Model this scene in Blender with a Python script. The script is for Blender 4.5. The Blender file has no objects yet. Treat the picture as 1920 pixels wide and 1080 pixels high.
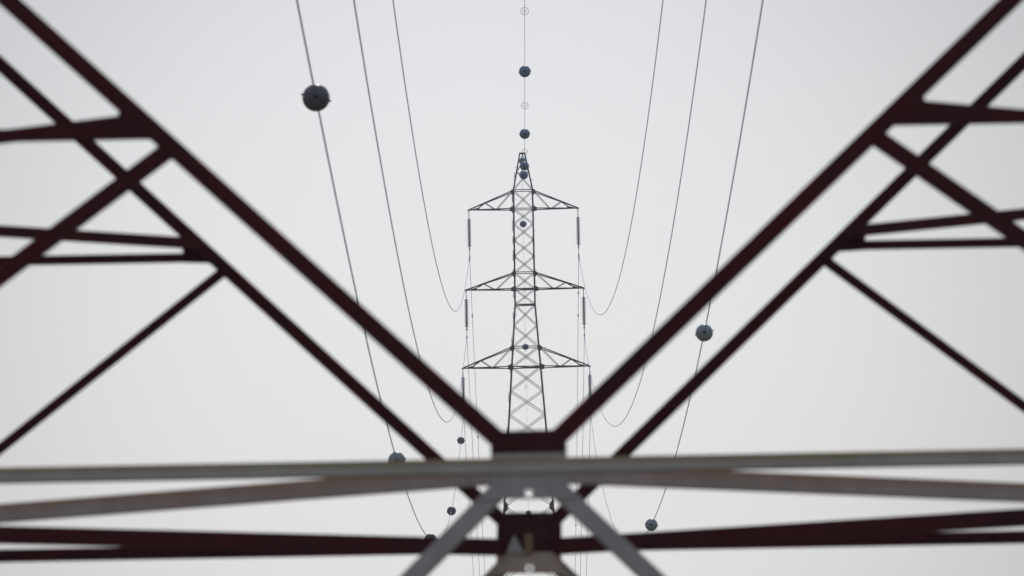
import bpy, bmesh, math, random
from mathutils import Vector, Matrix
random.seed(7)
S = bpy.context.scene
COL = S.collection
# ------------------------------------------------------------------ camera
F = 16200.0 / 1920.0                     # focal length in picture widths (a long telephoto lens)
EZ = 2.7                                 # eye height above the ground at the tower feet
PITCH = math.atan(1285 / 16200.0)
YAW = math.atan(24 / 16200.0)
ROLL = math.radians(1.05)
cam_d = bpy.data.cameras.new('camera'); cam = bpy.data.objects.new('camera', cam_d); COL.objects.link(cam)
cam_d.sensor_width = 36.0; cam_d.lens = 36.0 * F
cam_d.clip_start = 0.5; cam_d.clip_end = 20000
cam.matrix_world = Matrix.Translation((0, 0, EZ)) @ Matrix.Rotation(YAW, 4, 'Z') @ \
    Matrix.Rotation(math.pi / 2 + PITCH, 4, 'X') @ Matrix.Rotation(-ROLL, 4, 'Z')
cam_d.dof.use_dof = True; cam_d.dof.focus_distance = 585.0; cam_d.dof.aperture_fstop = 4.9
S.camera = cam
S.view_settings.view_transform = 'Standard'; S.view_settings.look = 'None'
S.view_settings.exposure = 0.0; S.view_settings.gamma = 1.0
S.cycles.volume_step_rate = 10.0
# ------------------------------------------------------------------ world: hazy backlit sky
W = bpy.data.worlds.new('World'); S.world = W; W.use_nodes = True
nt = W.node_tree; nt.nodes.clear()
def N(nt, t, **k):
    n = nt.nodes.new(t)
    for a, b in k.items(): setattr(n, a, b)
    return n
def math_node(nt, op, a, b=None):
    n = N(nt, 'ShaderNodeMath', operation=op)
    for i, v in enumerate((a, b)):
        if v is None: continue
        if isinstance(v, (int, float)): n.inputs[i].default_value = v
        else: nt.links.new(v, n.inputs[i])
    return n.outputs[0]
def glow_dir():                          # centre of an added sky glow that imitates lens corner darkening
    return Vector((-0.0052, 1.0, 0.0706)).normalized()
SUN_EL, SUN_ROT = 38.0, 4.0
out = N(nt, 'ShaderNodeOutputWorld'); bg = N(nt, 'ShaderNodeBackground')
sky = N(nt, 'ShaderNodeTexSky', sky_type='NISHITA'); sky.sun_disc = False
sky.sun_elevation = math.radians(SUN_EL); sky.sun_rotation = math.radians(SUN_ROT)
sky.dust_density = 4.0; sky.air_density = 1.2
tc = N(nt, 'ShaderNodeTexCoord')
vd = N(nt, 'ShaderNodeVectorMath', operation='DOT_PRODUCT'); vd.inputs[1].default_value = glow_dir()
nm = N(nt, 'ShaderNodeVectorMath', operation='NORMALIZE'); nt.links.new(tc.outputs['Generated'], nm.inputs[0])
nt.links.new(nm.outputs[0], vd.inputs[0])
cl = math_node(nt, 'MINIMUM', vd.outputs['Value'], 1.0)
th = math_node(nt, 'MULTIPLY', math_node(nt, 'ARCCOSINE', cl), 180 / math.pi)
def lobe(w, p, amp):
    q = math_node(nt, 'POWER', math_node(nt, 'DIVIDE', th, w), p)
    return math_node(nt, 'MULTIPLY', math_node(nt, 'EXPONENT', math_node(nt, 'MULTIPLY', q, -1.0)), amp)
lum = math_node(nt, 'ADD', math_node(nt, 'ADD', lobe(38.0, 1.5, 2.2), lobe(3.95, 3.4, 3.6)), 2.9)  # narrow lobe puts the lens corner falloff into the sky
sep = N(nt, 'ShaderNodeSeparateXYZ'); nt.links.new(nm.outputs[0], sep.inputs[0])
mr = N(nt, 'ShaderNodeMapRange'); nt.links.new(sep.outputs[2], mr.inputs[0])
mr.inputs[1].default_value = 0.055; mr.inputs[2].default_value = 0.13
tint = N(nt, 'ShaderNodeMix', data_type='RGBA'); nt.links.new(mr.outputs[0], tint.inputs[0])
tint.inputs[6].default_value = (1.0, 0.995, 0.995, 1); tint.inputs[7].default_value = (0.965, 0.985, 1.03, 1)
mr2 = N(nt, 'ShaderNodeMapRange', interpolation_type='SMOOTHSTEP'); nt.links.new(sep.outputs[2], mr2.inputs[0])
mr2.inputs[1].default_value = 0.14; mr2.inputs[2].default_value = 0.75
tint2 = N(nt, 'ShaderNodeMix', data_type='RGBA'); nt.links.new(mr2.outputs[0], tint2.inputs[0])
nt.links.new(tint.outputs[2], tint2.inputs[6]); tint2.inputs[7].default_value = (0.80, 0.98, 1.34, 1)   # clear blue above the haze layer
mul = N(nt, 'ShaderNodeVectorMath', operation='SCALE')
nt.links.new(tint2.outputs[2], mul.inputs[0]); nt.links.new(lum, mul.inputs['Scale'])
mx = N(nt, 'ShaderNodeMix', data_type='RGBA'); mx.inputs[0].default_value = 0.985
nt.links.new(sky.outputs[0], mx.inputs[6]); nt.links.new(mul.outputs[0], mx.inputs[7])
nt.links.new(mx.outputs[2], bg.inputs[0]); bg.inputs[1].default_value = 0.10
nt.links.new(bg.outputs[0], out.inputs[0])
sd = bpy.data.lights.new('sun', 'SUN'); sd.energy = 0.8; sd.angle = math.radians(10); sd.color = (1, 0.95, 0.88)
so = bpy.data.objects.new('sun', sd); COL.objects.link(so)
el, rt = math.radians(SUN_EL), math.radians(SUN_ROT)
to_sun = Vector((math.sin(rt) * math.cos(el), math.cos(rt) * math.cos(el), math.sin(el)))
so.rotation_euler = to_sun.to_track_quat('Z', 'Y').to_euler()
so.location = (0, 0, 80)
# ------------------------------------------------------------------ materials
def paint(name, bands, base_red=True, red=(0.065, 0.010, 0.015), white=(0.62, 0.62, 0.60), rust=(0.20, 0.115, 0.06),
          rust_amt=0.35, rough=0.6, scale=1.5, stain=None, stain_col=(0.36, 0.235, 0.13)):
    """bands: list of (z0, z1) in the object's own height where the coat is red, elsewhere white"""
    m = bpy.data.materials.new(name); m.use_nodes = True; nt = m.node_tree
    b = nt.nodes['Principled BSDF']; b.inputs['Roughness'].default_value = rough; b.inputs['Specular IOR Level'].default_value = 0.15
    tc = N(nt, 'ShaderNodeTexCoord'); sp = N(nt, 'ShaderNodeSeparateXYZ'); nt.links.new(tc.outputs['Object'], sp.inputs[0])
    acc = None
    for z0, z1 in bands:
        r = math_node(nt, 'MULTIPLY', math_node(nt, 'GREATER_THAN', sp.outputs[2], z0), math_node(nt, 'LESS_THAN', sp.outputs[2], z1))
        acc = r if acc is None else math_node(nt, 'ADD', acc, r)
    mix = N(nt, 'ShaderNodeMix', data_type='RGBA')
    mix.inputs[6].default_value = (*white, 1); mix.inputs[7].default_value = (*red, 1)
    if acc is None: mix.inputs[0].default_value = 0.0
    else: nt.links.new(acc, mix.inputs[0])
    no = N(nt, 'ShaderNodeTexNoise'); no.inputs['Scale'].default_value = scale; no.inputs['Detail'].default_value = 6
    no.inputs['Roughness'].default_value = 0.65
    nt.links.new(tc.outputs['Object'], no.inputs['Vector'])
    mr = N(nt, 'ShaderNodeMapRange'); nt.links.new(no.outputs[0], mr.inputs[0])
    mr.inputs[1].default_value = 0.46; mr.inputs[2].default_value = 0.68; mr.inputs[4].default_value = rust_amt
    m2 = N(nt, 'ShaderNodeMix', data_type='RGBA'); nt.links.new(mr.outputs[0], m2.inputs[0])
    nt.links.new(mix.outputs[2], m2.inputs[6]); m2.inputs[7].default_value = (*rust, 1)
    if stain:                            # run of rust along the upper edge of the bar
        ms = N(nt, 'ShaderNodeMapRange', interpolation_type='SMOOTHSTEP'); nt.links.new(sp.outputs[2], ms.inputs[0])
        ms.inputs[1].default_value, ms.inputs[2].default_value = stain
        amt = math_node(nt, 'MULTIPLY', ms.outputs[0], math_node(nt, 'ADD', math_node(nt, 'MULTIPLY', no.outputs[0], 0.8), 0.45))
        m4 = N(nt, 'ShaderNodeMix', data_type='RGBA'); m4.clamp_factor = True; nt.links.new(amt, m4.inputs[0])
        nt.links.new(m2.outputs[2], m4.inputs[6]); m4.inputs[7].default_value = (*stain_col, 1); m2 = m4
    n2 = N(nt, 'ShaderNodeTexNoise'); n2.inputs['Scale'].default_value = scale * 7; nt.links.new(tc.outputs['Object'], n2.inputs['Vector'])
    m3 = N(nt, 'ShaderNodeMix', data_type='RGBA', blend_type='MULTIPLY'); m3.inputs[0].default_value = 0.35
    nt.links.new(m2.outputs[2], m3.inputs[6]); nt.links.new(n2.outputs[0], m3.inputs[7])
    nt.links.new(m3.outputs[2], b.inputs['Base Color'])
    return m
def plain(name, c, rough=0.5, metal=0.0, var=0.25, scale=8.0):
    m = bpy.data.materials.new(name); m.use_nodes = True; nt = m.node_tree; b = nt.nodes['Principled BSDF']
    b.inputs['Roughness'].default_value = rough; b.inputs['Metallic'].default_value = metal
    tc = N(nt, 'ShaderNodeTexCoord'); no = N(nt, 'ShaderNodeTexNoise'); no.inputs['Scale'].default_value = scale
    no.inputs['Detail'].default_value = 4
    nt.links.new(tc.outputs['Object'], no.inputs['Vector'])
    mix = N(nt, 'ShaderNodeMix', data_type='RGBA'); nt.links.new(no.outputs[0], mix.inputs[0])
    mix.inputs[6].default_value = (*[v * (1 - var) for v in c], 1); mix.inputs[7].default_value = (*[min(1, v * (1 + var)) for v in c], 1)
    nt.links.new(mix.outputs[2], b.inputs['Base Color'])
    return m
Z = lambda z: z + EZ                      # heights below are written above eye level
M_T1 = paint('near_tower_paint', [(Z(3.885), Z(13)), (Z(22), Z(31)), (Z(40), Z(60))], rust=(0.07, 0.03, 0.025))
M_T1_RED = paint('near_tower_red_paint', [(-10, 100)], rust_amt=0.7, rust=(0.045, 0.010, 0.010), red=(0.105, 0.008, 0.013), scale=0.8)
M_T1_WHITE = paint('near_tower_white_paint', [], rust_amt=0.35, white=(0.62, 0.58, 0.56), rust=(0.42, 0.34, 0.28), scale=0.9)
M_T1_BEAM = paint('near_beam_paint', [], rust_amt=0.3, white=(0.72, 0.68, 0.60), rust=(0.46, 0.36, 0.26), scale=0.8, stain=(Z(3.79), Z(3.86)), stain_col=(0.52, 0.37, 0.22))
M_T1_PLAN = paint('near_tower_weathered_paint', [], rust_amt=0.6, white=(0.72, 0.60, 0.57), rust=(0.60, 0.42, 0.34), scale=0.6, stain=(Z(3.73), Z(3.82)), stain_col=(0.66, 0.43, 0.30))
M_G1 = paint('near_plate_paint', [(Z(3.905), 100)], rust_amt=0.1, white=(0.65, 0.63, 0.60), red=(0.080, 0.008, 0.012), rust=(0.2, 0.15, 0.13), scale=2)
M_G2 = paint('rear_plate_paint', [(Z(3.738), 100)], rust_amt=0.12, white=(0.80, 0.64, 0.52), red=(0.06, 0.008, 0.012), rust=(0.3, 0.2, 0.13), scale=3)
M_RUST = plain('rusty_bare_steel', (0.30, 0.21, 0.12), 0.8)
M_T2 = paint('far_tower_hazed_paint', [(Z(54.95), 100), (Z(47.45), Z(50.95)), (Z(40.4), Z(43.5)), (Z(27.5), Z(35.5)), (Z(12), Z(20))],
             red=(0.15, 0.08, 0.11), white=(0.21, 0.22, 0.26), rust_amt=0.2)  # blue-grey distance haze mixed into the coat colours
M_WIRE = plain('blue_fringed_aluminium_strand', (0.12, 0.28, 0.66), 0.4, 0.1)  # blue of lens fringing painted into the strand colour
M_EARTH = plain('earth_wire_steel', (0.30, 0.31, 0.32), 0.5, 0.5)
M_GLASS = plain('teal_insulator_glass', (0.05, 0.12, 0.16), 0.25)
M_FIT = plain('galvanised_fitting', (0.14, 0.15, 0.17), 0.5, 0.5)
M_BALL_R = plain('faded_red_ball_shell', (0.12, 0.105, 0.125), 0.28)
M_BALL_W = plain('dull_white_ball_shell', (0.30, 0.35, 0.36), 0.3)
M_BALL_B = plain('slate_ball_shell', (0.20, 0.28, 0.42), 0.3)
M_BAND = plain('dark_ball_clamp', (0.025, 0.027, 0.03), 0.6)
M_RING = plain('grey_plastic_ring', (0.22, 0.22, 0.24), 0.6)
# ------------------------------------------------------------------ mesh helpers
def link(name, bm, mats, parent=None, loc=None):
    me = bpy.data.meshes.new(name)
    bmesh.ops.recalc_face_normals(bm, faces=bm.faces); bm.to_mesh(me); bm.free()
    for m in (mats if isinstance(mats, (list, tuple)) else [mats]): me.materials.append(m)
    o = bpy.data.objects.new(name, me); COL.objects.link(o)
    if parent is not None: o.parent = parent
    if loc is not None: o.location = loc
    return o
def tag(o, label=None, cat=None, group=None, kind=None):
    for k, v in (('label', label), ('category', cat), ('group', group), ('kind', kind)):
        if v: o[k] = v
    return o
def empty(name, loc, label, cat, group=None):
    o = bpy.data.objects.new(name, None); o.empty_display_size = 0.5; COL.objects.link(o); o.location = loc
    return tag(o, label, cat, group)
def prism(bm, ring_a, ring_b):
    A = [bm.verts.new(p) for p in ring_a]; B = [bm.verts.new(p) for p in ring_b]; n = len(A)
    for i in range(n): bm.faces.new((A[i], A[(i + 1) % n], B[(i + 1) % n], B[i]))
    bm.faces.new(A[::-1]); bm.faces.new(B)
def angle_bar(bm, a, b, w, n, t=None, flip=1, off=0.0):
    """rolled steel angle from a to b: one flange faces n, the other runs back from its lower edge"""
    a, b = Vector(a), Vector(b); d = (b - a).normalized(); n = Vector(n); n = (n - d * n.dot(d)).normalized()
    u = d.cross(n)
    if abs(u.z) > 1e-4 and u.z > 0: u = -u                 # u points down where it can
    u = u * flip; t = t or w * 0.11; h = w / 2
    pr = [(-h, 0), (h, 0), (h, -w), (h - t, -w), (h - t, -t), (-h, -t)]
    prism(bm, [a + u * x + n * (y + off) for x, y in pr], [b + u * x + n * (y + off) for x, y in pr])
def box(bm, c, sx, sy, sz):
    c = Vector(c)
    q = [(-1, -1), (1, -1), (1, 1), (-1, 1)]
    prism(bm, [c + Vector((x * sx / 2, y * sy / 2, -sz / 2)) for x, y in q], [c + Vector((x * sx / 2, y * sy / 2, sz / 2)) for x, y in q])
def tube(bm, pts, r, seg=8, cap=True):
    rings = []
    up0 = Vector((0, 0, 1))
    for i, p in enumerate(pts):
        p = Vector(p); d = (Vector(pts[min(i + 1, len(pts) - 1)]) - Vector(pts[max(i - 1, 0)])).normalized()
        s = d.cross(up0)
        if s.length < 1e-3: s = Vector((1, 0, 0))
        s.normalize(); u = s.cross(d); rr = r[i] if isinstance(r, (list, tuple)) else r
        rings.append([bm.verts.new(p + (s * math.cos(k * 2 * math.pi / seg) + u * math.sin(k * 2 * math.pi / seg)) * rr) for k in range(seg)])
    for A, B in zip(rings, rings[1:]):
        for k in range(seg): bm.faces.new((A[k], A[(k + 1) % seg], B[(k + 1) % seg], B[k]))
    if cap: bm.faces.new(rings[0][::-1]); bm.faces.new(rings[-1])
def lathe(bm, prof, seg=20, M=None):
    M = M or Matrix.Identity(4); rings = []
    for r, z in prof:
        rings.append([bm.verts.new(M @ Vector((r * math.cos(k * 2 * math.pi / seg), r * math.sin(k * 2 * math.pi / seg), z))) for k in range(seg)])
    for A, B in zip(rings, rings[1:]):
        for k in range(seg): bm.faces.new((A[k], A[(k + 1) % seg], B[(k + 1) % seg], B[k]))
    bm.faces.new(rings[0][::-1]); bm.faces.new(rings[-1])
def torus(bm, R, r, M, seg=32, s2=6):
    rings = []
    for i in range(seg):
        a = i * 2 * math.pi / seg
        rings.append([bm.verts.new(M @ Vector(((R + r * math.cos(b)) * math.cos(a), (R + r * math.cos(b)) * math.sin(a), r * math.sin(b))))
                      for b in [k * 2 * math.pi / s2 for k in range(s2)]])
    for i in range(seg):
        A, B = rings[i], rings[(i + 1) % seg]
        for k in range(s2): bm.faces.new((A[k], B[k], B[(k + 1) % s2], A[(k + 1) % s2]))
def plate(bm, outline, hole, y, t):
    """flat plate in the x-z plane at depth y, thickness t, with an optional round hole (cx, cz, r)"""
    if hole is None:
        prism(bm, [Vector((x, y, z)) for x, z in outline], [Vector((x, y + t, z)) for x, z in outline]); return
    cx, cz, r = hole; n = 48
    def cast(a):                                            # outline point seen from the hole centre at angle a
        dx, dz = math.cos(a), math.sin(a); best = 1e9
        for i in range(len(outline)):
            (x0, z0), (x1, z1) = outline[i], outline[(i + 1) % len(outline)]
            ex, ez = x1 - x0, z1 - z0; den = dx * ez - dz * ex
            if abs(den) < 1e-9: continue
            s = ((x0 - cx) * ez - (z0 - cz) * ex) / den; q = ((x0 - cx) * dz - (z0 - cz) * dx) / den
            if s > 0 and -1e-6 <= q <= 1 + 1e-6: best = min(best, s)
        return best
    ang = sorted([k * 2 * math.pi / n for k in range(n)] + [math.atan2(z - cz, x - cx) % (2 * math.pi) for x, z in outline])
    ring = []
    for a in ang:
        s = cast(a); ring.append([bm.verts.new((cx + math.cos(a) * q, yy, cz + math.sin(a) * q)) for q in (r, s) for yy in (y, y + t)])
    for A, B in zip(ring, ring[1:] + ring[:1]):
        bm.faces.new((A[0], B[0], B[2], A[2])); bm.faces.new((A[3], B[3], B[1], A[1]))
        bm.faces.new((A[0], A[1], B[1], B[0])); bm.faces.new((A[2], B[2], B[3], A[3]))
# ------------------------------------------------------------------ ground
def ground_height(x, y):
    return 1.2 * math.exp(-((x) ** 2 + (y) ** 2) / 900.0) + 0.0
bm = bmesh.new(); n = 90; v = {}
def gc(i): s = (i / n) * 2 - 1; return math.copysign(abs(s) ** 3 * 1450, s)
for i in range(n + 1):
    for j in range(n + 1):
        x, y = gc(i), gc(j)
        v[i, j] = bm.verts.new((x, y, ground_height(x, y)))
for i in range(n):
    for j in range(n): bm.faces.new((v[i, j], v[i + 1, j], v[i + 1, j + 1], v[i, j + 1]))
M_GR = plain('field_grass', (0.13, 0.105, 0.07), 0.95, var=0.5, scale=0.4)
g = link('ground', bm, M_GR); tag(g, kind='structure')
# ------------------------------------------------------------------ near tower (out of focus), feet astride the line of sight
Y1, T1W, BAT = 71.07, 6.07, 0.107        # centre distance, half width at the first horizontal, batter of the faces
T1 = empty('transmission_tower', (0, Y1, 0), 'blurred red and white lattice tower legs and braces close in front, framing the view', 'pylon',
           )
def hw1(z):                              # half width at height z above the eye
    return T1W - BAT * (z - 3.82) if z < 12 else max(0.85, T1W - BAT * 8.18 - 0.168 * (z - 12))
ZV = 3.82; ZL = 8.99; Z2 = 6.42; ZF = -EZ
FACES = [(0, -1), (0, 1), (-1, 0), (1, 0)]   # outward normals; the first is the face towards the camera
def fp(face, s, z, inset=0.0):           # s along the face, z above eye, in tower coordinates
    h = hw1(z) - inset
    nx, ny = FACES[face]
    return Vector((s, ny * h, Z(z))) if nx == 0 else Vector((nx * h, s, Z(z)))
def fn(face): return Vector((FACES[face][0], FACES[face][1], BAT)).normalized()
def part(name, mat, specs, label=None, parent=None):
    bm = bmesh.new()
    for sp in specs: angle_bar(bm, *sp)
    o = link(name, bm, mat, parent or T1)
    if label: o['label'] = label
    return o
for sx in (-1, 1):
    for sy in (-1, 1):
        bm = bmesh.new(); zs = [ZF, 12, 40]
        for z0, z1 in zip(zs, zs[1:]):
            a = Vector((sx * hw1(z0), sy * hw1(z0), Z(z0))); b = Vector((sx * hw1(z1), sy * hw1(z1), Z(z1)))
            w = 0.2; pr = [(0, 0), (w, 0), (w, 0.02), (0.02, 0.02), (0.02, w), (0, w)]
            prism(bm, [a + Vector((-sx * x, -sy * y, 0)) for x, y in pr], [b + Vector((-sx * x, -sy * y, 0)) for x, y in pr])
        leg = link('leg', bm, M_T1, T1)
        bm = bmesh.new(); lathe(bm, [(0.55, -0.6), (0.55, 0.28), (0.42, 0.34)], 24, Matrix.Translation((sx * hw1(ZF), sy * hw1(ZF), 0)))
        link('footing', bm, plain('footing_concrete', (0.35, 0.34, 0.32), 0.9), leg)
for f in range(4):
    n_ = fn(f); W_ = 0.125
    back = f == 1
    for s in (-1, 1):
        k = 1.068
        # the big V rising from the middle plate to the legs
        part('diagonal_brace', M_T1_RED, [(fp(f, s * 0.1, ZV + 0.09, .02), fp(f, s * hw1(ZL), ZL, .02), W_ if not back else 0.118, n_, None, 1)])
        # the inverted V dropping to the feet
        part('diagonal_brace', M_T1_WHITE, [(fp(f, s * 0.08, 3.78, .024), fp(f, s * 6.45, ZF + 0.25, .024), 0.135, n_)])
        # short horizontal and strut from the V to the leg
        xn = k * (Z2 - ZV)
        part('horizontal_strut', M_T1_RED, [(fp(f, s * xn, Z2, .03), fp(f, s * hw1(Z2), Z2, .03), 0.085, n_)])
        part('redundant_strut', M_T1_RED, [(fp(f, s * 2.66, 6.31, .034), fp(f, s * hw1(3.8), 3.8 if f == 0 else 3.72, .034), (0.12 if f == 0 else .095), n_)])
        bm = bmesh.new()
        q = [fp(f, s * (xn + dx), Z2 + dz, .01) for dx, dz in ((-.13, -.1), (0, -.055), (.25, -.045), (.29, .15), (.22, .17), (0, .0))]
        prism(bm, q, [p - n_ * 0.012 for p in q]); link('gusset_plate', bm, M_T1_RED, T1)
    part('horizontal_beam', M_T1_RED if back else M_T1_BEAM,
         [(fp(f, -hw1(3.81), 3.81 if not back else 3.805, .016), fp(f, hw1(3.81), 3.81 if not back else 3.805, .016), 0.108 if not back else .112, n_, None, 1, .05 if f == 0 else 0)])
# plan bracing: a diamond joining the middles of the four faces
mid = [Vector((0, -hw1(3.77), Z(3.765))), Vector((hw1(3.77), 0, Z(3.755))), Vector((0, hw1(3.77), Z(3.79))), Vector((-hw1(3.77), 0, Z(3.755)))]
for i, (ma, w) in enumerate([(M_T1_PLAN, .145), (M_T1_RED, .145), (M_T1_RED, .145), (M_T1_PLAN, .145)]):
    a, b = mid[i], mid[(i + 1) % 4]; d = (b - a).normalized()
    part('plan_brace', ma, [(a + d * 0.12, b - d * 0.12, w, Vector(((b - a).y, -(b - a).x, 0)) * (1 if i in (0, 2) else 1) * (-1 if (Vector(((b - a).y, -(b - a).x, 0)).y > 0) else 1))])
# hip braces across the corners between the strut nodes
xn = 1.068 * (Z2 - ZV)
for sx in (-1, 1):
    for sy in (-1, 1):
        h = hw1(Z2)
        part('hip_brace', M_T1_RED, [(Vector((sx * (xn + .1), sy * (h - .06 - .1), Z(Z2 + .115))), Vector((sx * (h - .16), sy * (xn + .1), Z(Z2 + .115))), 0.095, (0, -1, 0))])
# middle plates
def px_near(x, y, Y=65.0):               # picture measurements taken on the face into metres on that face
    dx = x - 960; dy = y - 540; c, s = math.cos(ROLL), math.sin(ROLL)
    ux, uy = dx * c - dy * s, dy * c + dx * s
    return ((ux - 24) * Y / 16200.0, (1285 - uy) * Y / 16200.0 + EZ)
Yn = Y1 - hw1(3.8) ; Yb = Y1 + hw1(3.8)
def rel(pts, Y): return [px_near(x, y, Y) for x, y in pts]
o_top = [(934, 810), (1041, 807), (1062, 826), (1063, 850), (1063, 908), (1082, 936), (1052, 937), (942, 938), (898, 938), (921, 908), (920, 852), (920, 826)]
hc = px_near(991.5, 926, Yn)
bm = bmesh.new(); plate(bm, rel(o_top, Yn), (hc[0], hc[1], 0.031), -hw1(3.8) - 0.015, 0.02)
gp = link('gusset_plate', bm, M_G1, T1); gp['label'] = 'large centre plate, red above and white below, with a hole'
o_b = [(948, 965), (1038, 964), (1053, 984), (1053, 1042), (1053, 1064), (1072, 1084), (1040, 1079), (942, 1079), (912, 1082), (931, 1062), (931, 1042), (932, 984)]
hb = px_near(993, 1069, Yb)
bm = bmesh.new(); plate(bm, rel(o_b, Yb), (hb[0], hb[1], 0.036), hw1(3.8) - 0.20, 0.02)
gp2 = link('gusset_plate', bm, M_G2, T1); gp2['label'] = 'rear centre plate, dark red above and rusty white below'
bm = bmesh.new(); lathe(bm, [(0.022, -.05), (0.022, .06)], 16, Matrix.Translation((hb[0], hw1(3.8) - .19, hb[1])) @ Matrix.Rotation(math.pi / 2, 4, 'X'))
link('bolt', bm, M_RUST, gp2)
bm = bmesh.new(); q = rel([(964, 1006), (983, 1042), (949, 1042)], Yb)
prism(bm, [Vector((x, hw1(3.8) - .225, z)) for x, z in q], [Vector((x, hw1(3.8) - .217, z)) for x, z in q]); link('cleat_plate', bm, M_T1_WHITE, gp2)
bm = bmesh.new(); q = rel([(984, 1005), (999, 1005), (999, 1043), (984, 1043)], Yb)
prism(bm, [Vector((x, hw1(3.8) - .23, z)) for x, z in q], [Vector((x, hw1(3.8) - .215, z)) for x, z in q]); link('cleat_bar', bm, M_RUST, gp2)
# side middle plates
for sx in (-1, 1):
    bm = bmesh.new(); x = sx * hw1(3.8)
    q = [Vector((x, yy, Z(zz))) for yy, zz in ((-.22, 4.08), (.22, 4.08), (.3, 3.98), (.36, 3.5), (-.36, 3.5), (-.3, 3.98))]
    prism(bm, q, [p + Vector((sx * .012, 0, 0)) for p in q]); link('gusset_plate', bm, M_T1, T1)
# upper body, above the picture, and the arms the cables hang from
zs = [ZL, 13, 17, 20.5, 23.5, 26.2, 28.7, 31, 33.2, 35.4, 37.6, 40]
for z0, z1 in zip(zs, zs[1:]):
    sp = []
    for f in range(4):
        for s in (-1, 1):
            sp.append((fp(f, s * hw1(z0), z0, .02 + .02 * (s > 0)), fp(f, -s * hw1(z1), z1, .02 + .02 * (s > 0)), .08, fn(f)))
        sp.append((fp(f, -hw1(z0), z0, .06), fp(f, hw1(z0), z0, .06), .08, fn(f)))
    part('lattice_bay', M_T1, sp)
ARM1 = [(24.5, 4.6), (31.0, 4.3), (38.0, 4.0)]
def arm_specs(hwf, zb, zt, L, s, wc, wl):
    hb_, ht_ = hwf(zb), hwf(zt); tip = Vector((s * L, 0, Z(zb))); ch, lc = [], []
    for sy in (-1, 1):
        nrm = Vector((0, sy, 0))
        B0 = Vector((s * hb_, sy * hb_, Z(zb))); T0 = Vector((s * ht_, sy * ht_, Z(zt)))
        ti = tip + Vector((0, sy * 0.05, 0))
        ch += [(ti, B0, wc, nrm), (ti + Vector((0, 0, .02)), T0, wc, nrm)]
        b = lambda t: ti.lerp(B0, t); c = lambda t: ti.lerp(T0, t)
        lc += [(b(.16), c(.37), wl, nrm, None, 1, -.01), (c(.37), b(.60), wl, nrm, None, 1, .004), (b(.63), c(.99), wl, nrm, None, 1, -.01), (c(.1), b(.15), wl, nrm)]
    for t0, t1, q in ((.16, .37, 1), (.37, .6, -1), (.6, .98, 1)):
        B0 = Vector((s * hb_, hb_, Z(zb))); B1 = Vector((s * hb_, -hb_, Z(zb)))
        if q < 0: B0, B1 = B1, B0
        lc.append((tip.lerp(B0, t0), tip.lerp(B1, t1), wl, (0, 0, -1)))
    return ch, lc
for zb, L in ARM1:
    for s in (-1, 1):
        ch, lc = arm_specs(hw1, zb + .0, zb + 1.5, L, s, .1, .06)
        a = part('cross_arm', M_T1, ch); part('lacing', M_T1, lc, parent=a)
# ------------------------------------------------------------------ far tower (in focus)
Y2 = 600.0
T2 = empty('transmission_tower', (0, Y2, 0), 'whole slender lattice tower with three pairs of arms, in focus at the centre', 'pylon')
K2 = [(57.0, .215), (54.4, .72), (46.4, .75), (-EZ, .75 + .0716 * (46.4 + EZ))]
def hw2(z):
    for (za, a), (zb, b) in zip(K2, K2[1:]):
        if z >= zb: return a + (b - a) * (za - z) / (za - zb)
    return K2[-1][1]
def fp2(face, s, z, inset=0.0):
    h = hw2(z) - inset; nx, ny = FACES[face]
    return Vector((s * (hw2(z) - .04), ny * h, Z(z))) if nx == 0 else Vector((nx * h, s * (hw2(z) - .04), Z(z)))
for sx in (-1, 1):
    for sy in (-1, 1):
        bm = bmesh.new(); zk = [57.0, 54.4, 46.4, -EZ]
        for z0, z1 in zip(zk, zk[1:]):
            a = Vector((sx * hw2(z0), sy * hw2(z0), Z(z0))); b = Vector((sx * hw2(z1), sy * hw2(z1), Z(z1)))
            w = 0.085 if z0 > 55 else 0.115
            pr = [(0, 0), (w, 0), (w, 0.014), (0.014, 0.014), (0.014, w), (0, w)]
            prism(bm, [a + Vector((-sx * x, -sy * y, 0)) for x, y in pr], [b + Vector((-sx * x, -sy * y, 0)) for x, y in pr])
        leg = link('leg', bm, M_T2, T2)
        if sy < 0:
            z = 56.0; q = 0; me = {}
            while z > 29:
                h = hw2(z); q += 1
                if q % 2 not in me:
                    bm = bmesh.new(); box(bm, (0, 0, 0), .15 if q % 2 else .13, .022, .022)
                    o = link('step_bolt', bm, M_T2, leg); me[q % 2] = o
                else:
                    o = me[q % 2].copy(); COL.objects.link(o)
                o.location = (sx * (h + .055), -h + .03, Z(z)) if q % 2 else (sx * (h - .17), -h + .03, Z(z))
                z -= 0.45
            if sx < 0:                     # bolted splice plates that show on the left leg's edge
                for k, zz in enumerate([55.4, 53.9, 53.0, 51.9, 50.9, 49.8, 48.6, 47.2, 45.6, 43.7, 41.9, 39.9, 37.6]):
                    bm = bmesh.new(); box(bm, (0, 0, 0), .045, .05, .75 if k % 2 else .5)
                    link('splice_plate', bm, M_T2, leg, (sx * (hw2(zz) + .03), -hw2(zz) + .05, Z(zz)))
zn = [57.0, 56.62, 55.75, 54.4, 53.1, 52.05, 50.93, 49.8, 48.65, 47.5, 46.4, 44.93, 43.45, 42.05, 40.4, 38.75, 36.8, 34.7, 32.35, 29.8, 27.15, 24.1, 20.7, 17, 12.8, 8, 2.8, -EZ]
HOR = {57.0, 54.4, 53.1, 48.65, 47.5, 46.4, 43.45, 42.05, 17}
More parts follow.
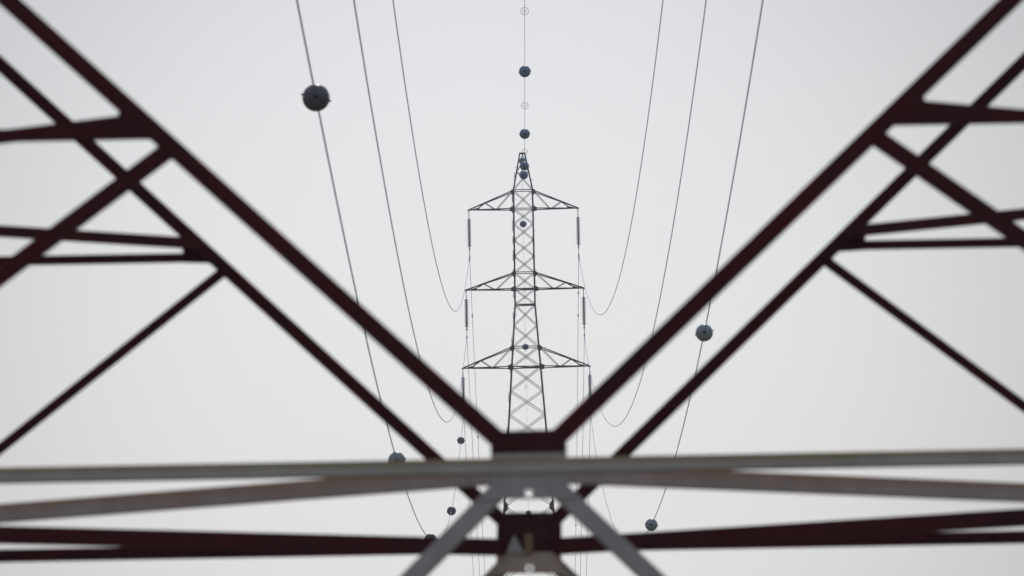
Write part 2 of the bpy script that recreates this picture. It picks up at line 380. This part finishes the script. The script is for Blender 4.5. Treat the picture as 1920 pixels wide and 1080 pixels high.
for i, (z0, z1) in enumerate(zip(zn, zn[1:])):
    bm = bmesh.new()
    w = (.038 if z0 > 44 else .044) if z0 < 55 else .036
    for f in range(4):
        nrm = Vector((FACES[f][0], FACES[f][1], 0))
        if i > 0:
            angle_bar(bm, fp2(f, -1, z0, .01), fp2(f, 1, z1, .01), w, nrm, .008)
            angle_bar(bm, fp2(f, 1, z0, .03), fp2(f, -1, z1, .03), w, nrm, .008)
        if z0 in HOR: angle_bar(bm, fp2(f, -1, z0, .02), fp2(f, 1, z0, .02), .06, nrm, .008)
    if z0 in (46.4, 42.05, 47.5):
        h = hw2(z0) - .05
        for q in (-1, 1): angle_bar(bm, (-h, q * h, Z(z0) - .05 - .02 * q), (h, -q * h, Z(z0) - .05 - .02 * q), .07, (0, 0, -1), .01)
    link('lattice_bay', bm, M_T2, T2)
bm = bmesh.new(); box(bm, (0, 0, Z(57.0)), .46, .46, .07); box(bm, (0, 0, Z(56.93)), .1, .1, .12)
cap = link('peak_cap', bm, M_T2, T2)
ARM2 = [(53.1, 54.35, 3.80), (47.5, 48.62, 4.09), (42.05, 43.42, 4.41)]
for zb, zt, L in ARM2:
    for s in (-1, 1):
        ch, lc = arm_specs(hw2, zb, zt, L, s, .072, .04)
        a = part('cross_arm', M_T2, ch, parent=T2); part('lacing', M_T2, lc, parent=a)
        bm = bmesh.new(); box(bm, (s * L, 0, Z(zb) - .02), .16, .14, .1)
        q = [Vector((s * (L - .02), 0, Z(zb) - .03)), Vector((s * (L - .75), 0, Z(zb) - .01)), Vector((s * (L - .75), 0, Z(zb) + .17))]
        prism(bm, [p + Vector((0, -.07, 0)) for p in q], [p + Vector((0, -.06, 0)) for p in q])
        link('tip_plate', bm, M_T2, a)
        for z_, up in ((zb, 0), (zt, 1)):
            for sy in (-1, 1):
                bm = bmesh.new(); h = hw2(z_); y = sy * (h + .004); xo = s * h
                kk = .8
                if up: q = [(.1, .1), (.16, -.04), (.05, -.24), (-.16, -.24), (-.16, .0), (-.05, .1)]
                else: q = [(-.16, .2), (.02, .2), (.33, .03), (.33, -.05), (.05, -.13), (-.16, -.1)]
                q = [Vector((xo + s * a_ * kk, y, Z(z_) + b_ * kk)) for a_, b_ in q]
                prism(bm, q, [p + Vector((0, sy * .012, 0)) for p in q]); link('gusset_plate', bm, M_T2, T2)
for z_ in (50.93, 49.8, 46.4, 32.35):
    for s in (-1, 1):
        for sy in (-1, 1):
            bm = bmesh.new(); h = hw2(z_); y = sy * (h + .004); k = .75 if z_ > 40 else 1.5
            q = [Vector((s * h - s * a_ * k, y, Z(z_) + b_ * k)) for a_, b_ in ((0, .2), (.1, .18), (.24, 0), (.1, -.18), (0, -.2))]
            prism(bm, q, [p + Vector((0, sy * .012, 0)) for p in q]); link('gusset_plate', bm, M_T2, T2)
# ------------------------------------------------------------------ insulator strings
def ins_parts():
    root = empty('insulator_string', (0, 0, 0), 'x', 'insulator', 'insulator strings hanging from the arms')
    bm = bmesh.new(); tube(bm, [(0, 0, 0), (0, 0, -.62)], .018)
    for z in (-.1, -.3, -.48, -.6): lathe(bm, [(.03, z - .04), (.05, z), (.03, z + .04)], 8)
    link('hanger_rod', bm, M_FIT, root)
    for k in range(12):
        z = -.62 - k * .163; bm = bmesh.new()
        lathe(bm, [(.03, z - .10), (.04, z - .06), (.045, z - .045), (.13, z - .06), (.15, z - .045), (.135, z - .0), (.07, z + .02), (.04, z + .06)], 16)
        link('glass_disc', bm, M_GLASS, root)
    bm = bmesh.new(); tube(bm, [(0, 0, -2.5), (0, 0, -3.2)], .02)
    lathe(bm, [(.04, -2.56), (.05, -2.5), (.03, -2.46)], 10); lathe(bm, [(.03, -2.78), (.06, -2.72), (.06, -2.66), (.03, -2.62)], 10)
    link('lower_rod', bm, M_FIT, root)
    bm = bmesh.new(); tube(bm, [(0, -.34, -3.22), (0, -.15, -3.25), (0, .15, -3.25), (0, .34, -3.22)], [.035, .06, .06, .035], 10)
    box(bm, (0, 0, -3.2), .06, .12, .14)
    link('suspension_clamp', bm, M_FIT, root)
    return root
ins0 = ins_parts(); first = True
INS = []
names = {(-1, 0): 'left top', (1, 0): 'right top', (-1, 1): 'left middle', (1, 1): 'right middle', (-1, 2): 'left bottom', (1, 2): 'right bottom'}
for i, (zb, zt, L) in enumerate(ARM2):
    for s in (-1, 1):
        if first: r = ins0; first = False
        else:
            r = ins0.copy(); COL.objects.link(r)
            for c in list(ins0.children):
                d = c.copy(); COL.objects.link(d); d.parent = r
        r.location = (s * L, Y2, Z(zb) - .06)
        r['label'] = 'teal glass disc insulator string hanging from the %s arm of the far tower' % names[(s, i)]
# ------------------------------------------------------------------ cables
def cable(name, pts, r, mat, label, cat, group, seg=8):
    bm = bmesh.new(); tube(bm, pts, r, seg); return tag(link(name, bm, mat), label, cat, group)
CAB = {  # clamp x, clamp z, sideways shift towards the near tower, slope, curvature, end x, end z on the near tower
    'Lt': (-3.80, 49.85, .5786, .12859, 1.7520e-4, -4.0, 38.0), 'Lm': (-4.09, 44.25, .8975, .12628, 1.6284e-4, -4.3, 31.0), 'Lb': (-4.41, 38.8, 1.0385, .12450, 1.6262e-4, -4.6, 24.5),
    'Rt': (3.80, 49.85, 1.530, .14386, 2.7291e-4, 4.0, 38.0), 'Rm': (4.09, 44.25, 1.969, .14914, 2.8926e-4, 4.3, 31.0), 'Rb': (4.41, 38.8, 1.114, .14407, 2.4297e-4, 4.6, 24.5)}
FIT = {'Lt': (-3.821, 49.884), 'Lm': (-4.125, 44.299), 'Lb': (-4.488, 38.537), 'Rt': (3.779, 49.818), 'Rm': (4.027, 44.223), 'Rb': (4.368, 38.746)}
def cpos(k, Y):
    cx, cz, sh, sl, cu, ex, ez = CAB[k]; fx, fz = FIT[k]; t = Y2 - Y
    x = fx + sh * t / 529; z = fz - sl * t + cu * t * t
    e = max(0, 1 - t / 25.0); x += (cx - fx) * e; z += (cz - fz) * e
    if Y < 190:
        q = ((190 - Y) / 119.0) ** 2; t1 = Y2 - Y1
        x += (ex - (fx + sh * t1 / 529)) * q; z += (ez - (fz - sl * t1 + cu * t1 * t1)) * q
    return Vector((x, Y, Z(z)))
SEC = {'Lt': .154, 'Rt': .154, 'Lm': .138, 'Rm': .138, 'Lb': .118, 'Rb': .118}
def cpos2(k, Y):
    cx, cz = CAB[k][:2]; t = Y - Y2
    return Vector((cx, Y, Z(cz - SEC[k] * t + .0002 * t * t)))
side = {'L': 'left', 'R': 'right'}; lev = {'t': 'top', 'm': 'middle', 'b': 'bottom'}
desc = {'t': 'innermost', 'm': 'middle', 'b': 'outermost'}
for k in CAB:
    ys = [Y1 + (Y2 - Y1) * i / 240 for i in range(241)]
    cable('power_cable', [cpos(k, y) for y in ys], .0155, M_WIRE,
          '%s of the three sagging cables on the %s, clamped under the far tower %s arm' % (desc[k[1]], side[k[0]], lev[k[1]]), 'power cable', 'conductors spanning between the two towers')
    ys = [Y2 + 500 * i / 120 for i in range(121)]
    cable('power_cable', [cpos2(k, y) for y in ys], .0155, M_WIRE,
          'thin cable dropping away behind the far tower from its %s %s insulator' % (side[k[0]], lev[k[1]]), 'power cable', 'conductors beyond the far tower')
# earth wire on the tower tops
def epos(Y):
    if Y <= Y2:
        t = Y2 - Y; z = 56.8 - .12456 * t + 1.923e-4 * t * t; x = .0 + .17 * t / 235
        if Y < 190: z += (42.5 - (56.8 - .12456 * 528.9 + 1.923e-4 * 528.9 ** 2)) * ((190 - Y) / 119.0) ** 2; x *= max(0, (Y - Y1) / 119.0)
        return Vector((x, Y, Z(z)))
    t = Y - Y2; return Vector((-.03 - 0.0000 * t, Y, Z(56.8 - .1288 * t + 1.67e-4 * t * t)))
cable('earth_wire', [epos(Y1 + (Y2 - Y1) * i / 240) for i in range(241)], .0085, M_EARTH, 'thin pale central wire coming down to the tip of the far tower', 'earth wire', None)
cable('earth_wire', [epos(Y2 + 500 * i / 120) for i in range(121)], .0085, M_EARTH, 'thin wire running down behind the far tower body from its tip', 'earth wire', None)
bm = bmesh.new(); box(bm, (0, 0, Z(42.5)), .5, .5, .1)
for f in range(4):
    for s in (-1, 1): angle_bar(bm, Vector((FACES[f][0] * .85 + s * .85 * (FACES[f][0] == 0), FACES[f][1] * .85 + s * .85 * (FACES[f][1] == 0), Z(40))), Vector((FACES[f][0] * .2, FACES[f][1] * .2, Z(42.5))), .08, fn(f))
link('tower_peak', bm, M_T1, T1)
bm = bmesh.new(); tube(bm, [(0, 0, .14), (0, 0, -.28)], .03); box(bm, (0, 0, -.02), .2, .14, .1); box(bm, (0, 0, -.33), .09, .3, .07)
link('earth_wire_clamp', bm, M_FIT, T2, (0, 0, Z(56.75)))
# ------------------------------------------------------------------ marker balls and rings
def proj(P):
    q = cam.matrix_world.inverted() @ P
    return 960 + 16200 * q.x / -q.z, 540 - 16200 * q.y / -q.z
def solve(fn_, y, lo, hi):
    return min((abs(proj(fn_(lo + (hi - lo) * i / 2000))[1] - y), lo + (hi - lo) * i / 2000) for i in range(2001))[1]
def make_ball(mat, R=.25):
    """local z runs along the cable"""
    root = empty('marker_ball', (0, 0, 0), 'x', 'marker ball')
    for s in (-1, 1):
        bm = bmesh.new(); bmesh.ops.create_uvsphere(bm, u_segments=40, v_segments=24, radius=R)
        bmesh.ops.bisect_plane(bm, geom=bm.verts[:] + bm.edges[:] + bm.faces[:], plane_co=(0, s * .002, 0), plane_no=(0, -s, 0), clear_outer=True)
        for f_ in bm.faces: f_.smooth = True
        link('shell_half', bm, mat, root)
    bm = bmesh.new()
    for s in (-1, 1): lathe(bm, [(.045, s * (R - .02)), (.05, s * (R + .012)), (.03, s * (R + .03))], 16)
    link('cable_sleeve', bm, M_BAND, root)
    bm = bmesh.new(); torus(bm, R + .001, .0045, Matrix.Rotation(math.pi / 2, 4, 'X'), 48, 6)
    for s in (-1, 1): box(bm, (s * (R + .012), 0, 0), .03, .035, .03)
    link('seam_bolts', bm, M_BAND, root)
    return root
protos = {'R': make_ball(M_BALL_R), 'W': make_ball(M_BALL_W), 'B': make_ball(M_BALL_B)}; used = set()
def place_ball(kind, fn_, Y, label, group, roll=0.0):
    pr = protos[kind]
    if kind not in used: used.add(kind); r = pr
    else:
        r = pr.copy(); COL.objects.link(r)
        for c in list(pr.children): d = c.copy(); COL.objects.link(d); d.parent = r
    p = fn_(Y); d = (fn_(Y + .5) - fn_(Y - .5)).normalized()
    r.rotation_mode = 'QUATERNION'
    sx = Vector((math.cos(roll), 0, math.sin(roll))); sx = (sx - d * sx.dot(d)).normalized(); sy = d.cross(sx)
    r.rotation_quaternion = Matrix((sx, sy, d)).transposed().to_quaternion(); r.location = p
    tag(r, label, None, group)
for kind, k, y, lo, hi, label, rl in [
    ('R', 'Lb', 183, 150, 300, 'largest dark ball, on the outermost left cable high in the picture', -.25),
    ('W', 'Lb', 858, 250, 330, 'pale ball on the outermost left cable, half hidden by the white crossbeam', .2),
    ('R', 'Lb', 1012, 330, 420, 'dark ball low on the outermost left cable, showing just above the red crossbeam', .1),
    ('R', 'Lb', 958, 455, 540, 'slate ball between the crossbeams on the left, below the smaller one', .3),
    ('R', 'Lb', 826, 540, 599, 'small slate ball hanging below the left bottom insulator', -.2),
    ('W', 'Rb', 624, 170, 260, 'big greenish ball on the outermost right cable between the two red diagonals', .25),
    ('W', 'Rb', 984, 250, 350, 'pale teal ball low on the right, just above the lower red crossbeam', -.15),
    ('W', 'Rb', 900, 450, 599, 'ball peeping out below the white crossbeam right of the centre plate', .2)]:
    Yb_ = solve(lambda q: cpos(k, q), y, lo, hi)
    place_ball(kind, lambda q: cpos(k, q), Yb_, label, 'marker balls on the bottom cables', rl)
for y, lo, hi, kind, label in [
    (134, 345, 385, 'B', 'highest marker ball on the central wire'),
    (251, 390, 430, 'B', 'ball on the central wire just above the tip of the far tower'),
    (311, 440, 470, 'B', 'upper of the two large balls overlapping the tower peak'),
    (332, 484, 512, 'B', 'lower of the two large balls overlapping the tower peak'),
    (327, 530, 556, 'B', 'ball almost hidden behind the lower large ball at the tower peak'),
    (302, 575, 596, 'B', 'ball partly hidden inside the tip of the tower peak')]:
    place_ball(kind, epos, solve(epos, y, lo, hi), label, 'marker balls on the central wire', .1)
for y, label in [(420, 'small ball seen through the lattice just below the top arms'), (650, 'small ball at the top of the lowest arms, inside the lattice'),
                 (962, 'small dark ball seen between the two centre plates')]:
    place_ball('B', epos, solve(epos, y, 601, 850), label, 'marker balls on the central wire', .1)
def make_ring():
    bm = bmesh.new(); torus(bm, .148, .0085, Matrix.Identity(4), 40, 6)
    torus(bm, .085, .0025, Matrix.Translation((-.03, -.02, .1)) @ Matrix.Rotation(.5, 4, 'Y'), 30, 5)
    tube(bm, [(.148, 0, 0), (.0, .0, .06), (-.11, 0, .1)], .0025, 5)
    root = link('bird_diverter', bm, M_RING)
    bm = bmesh.new(); lathe(bm, [(.014, -.12), (.02, -.1), (.02, .1), (.014, .12)], 8); box(bm, (0, .02, 0), .022, .05, .16)
    link('clip', bm, M_FIT, root)
    return root
ring0 = make_ring(); fr = True
for y, lo, hi, label in [
    (21, 320, 350, 'grey wire ring near the top edge of the picture on the central wire'),
    (198, 375, 400, 'grey wire ring between the two upper balls on the central wire'),
    (285, 415, 445, 'thin ring level with the tip of the far tower'),
    (322, 462, 482, 'faint ring between the two large balls at the tower peak'),
    (545, 601, 800, 'faint ring inside the lattice beside the middle arms'),
    (725, 601, 800, 'faint ring inside the lattice below the lowest arms')]:
    if fr: r = ring0; fr = False
    else:
        r = ring0.copy(); COL.objects.link(r)
        for c in list(ring0.children): d = c.copy(); COL.objects.link(d); d.parent = r
    Yr = solve(epos, y, lo, hi); p = epos(Yr); d = (epos(Yr + .5) - epos(Yr - .5)).normalized()
    r.rotation_mode = 'QUATERNION'
    sx = Vector((1, 0, 0)); sy = d.cross(sx).normalized(); r.rotation_quaternion = Matrix((sy.cross(d), sy, d)).transposed().to_quaternion()
    r.location = p; tag(r, label, 'bird diverter', 'ring diverters on the central wire')
# ------------------------------------------------------------------ vibration dampers
def make_damper():
    root = empty('vibration_damper', (0, 0, 0), 'x', 'damper')
    bm = bmesh.new(); tube(bm, [(0, 0, -.26), (0, 0, .26)], .01, 6); box(bm, (0, .04, 0), .05, .11, .06); link('messenger', bm, M_FIT, root)
    for s in (-1, 1):
        bm = bmesh.new(); lathe(bm, [(.03, s * .16), (.05, s * .18), (.05, s * .28), (.025, s * .32)], 12); link('weight', bm, M_FIT, root)
    return root
damp0 = make_damper(); fr = True
for fn_, Yd, label in [
    (lambda q: cpos('Lt', q), 598.6, 'upper of two small weights just below the left top insulator'),
    (lambda q: cpos('Lt', q), 596.4, 'lower of two small weights just below the left top insulator'),
    (lambda q: cpos('Rt', q), 598.6, 'upper of two small weights just below the right top insulator'),
    (lambda q: cpos('Rt', q), 596.4, 'lower of two small weights just below the right top insulator'),
    (lambda q: cpos2('Lt', q), solve(lambda q: cpos2('Lt', q), 589, 601, 800), 'small weight on the thin cable left of the tower waist'),
    (lambda q: cpos2('Rt', q), solve(lambda q: cpos2('Rt', q), 589, 601, 800), 'small weight on the thin cable right of the tower waist'),
    (lambda q: cpos2('Rt', q), solve(lambda q: cpos2('Rt', q), 547, 601, 800), 'small weight just under the right middle arm tip'),
    (lambda q: cpos2('Lt', q), solve(lambda q: cpos2('Lt', q), 817, 601, 800), 'small spindle weight left of the red centre plate'),
    (lambda q: cpos2('Rt', q), solve(lambda q: cpos2('Rt', q), 982, 601, 800), 'small spindle weight right of the lower red centre plate')]:
    if fr: r = damp0; fr = False
    else:
        r = damp0.copy(); COL.objects.link(r)
        for c in list(damp0.children): d = c.copy(); COL.objects.link(d); d.parent = r
    p = fn_(Yd); d = (fn_(Yd + .2) - fn_(Yd - .2)).normalized(); r.rotation_mode = 'QUATERNION'
    sx = Vector((1, 0, 0)); sy = d.cross(sx).normalized(); r.rotation_quaternion = Matrix((sy.cross(d), sy, d)).transposed().to_quaternion()
    r.location = p - Vector((0, 0, .1)); tag(r, label, None, 'vibration dampers on the top cables')
# ------------------------------------------------------------------ haze
bm = bmesh.new(); hx = 1500
q = [(-hx, -1500), (hx, -1500), (hx, 1500), (-hx, 1500)]
HAZE = True
if HAZE:
    prism(bm, [Vector((x, y, -1.0)) for x, y in q], [Vector((x, y, 90)) for x, y in q])
    hm = bpy.data.materials.new('thin_haze'); hm.use_nodes = True; nt = hm.node_tree
    nt.nodes.remove(nt.nodes['Principled BSDF']); pv = N(nt, 'ShaderNodeVolumePrincipled')
    pv.inputs['Color'].default_value = (.93, .96, 1.0, 1); pv.inputs['Density'].default_value = .00016; pv.inputs['Anisotropy'].default_value = .6
    nt.links.new(pv.outputs[0], nt.nodes['Material Output'].inputs['Volume'])
    hz = link('haze', bm, hm); tag(hz, kind='stuff')
else: bm.free()
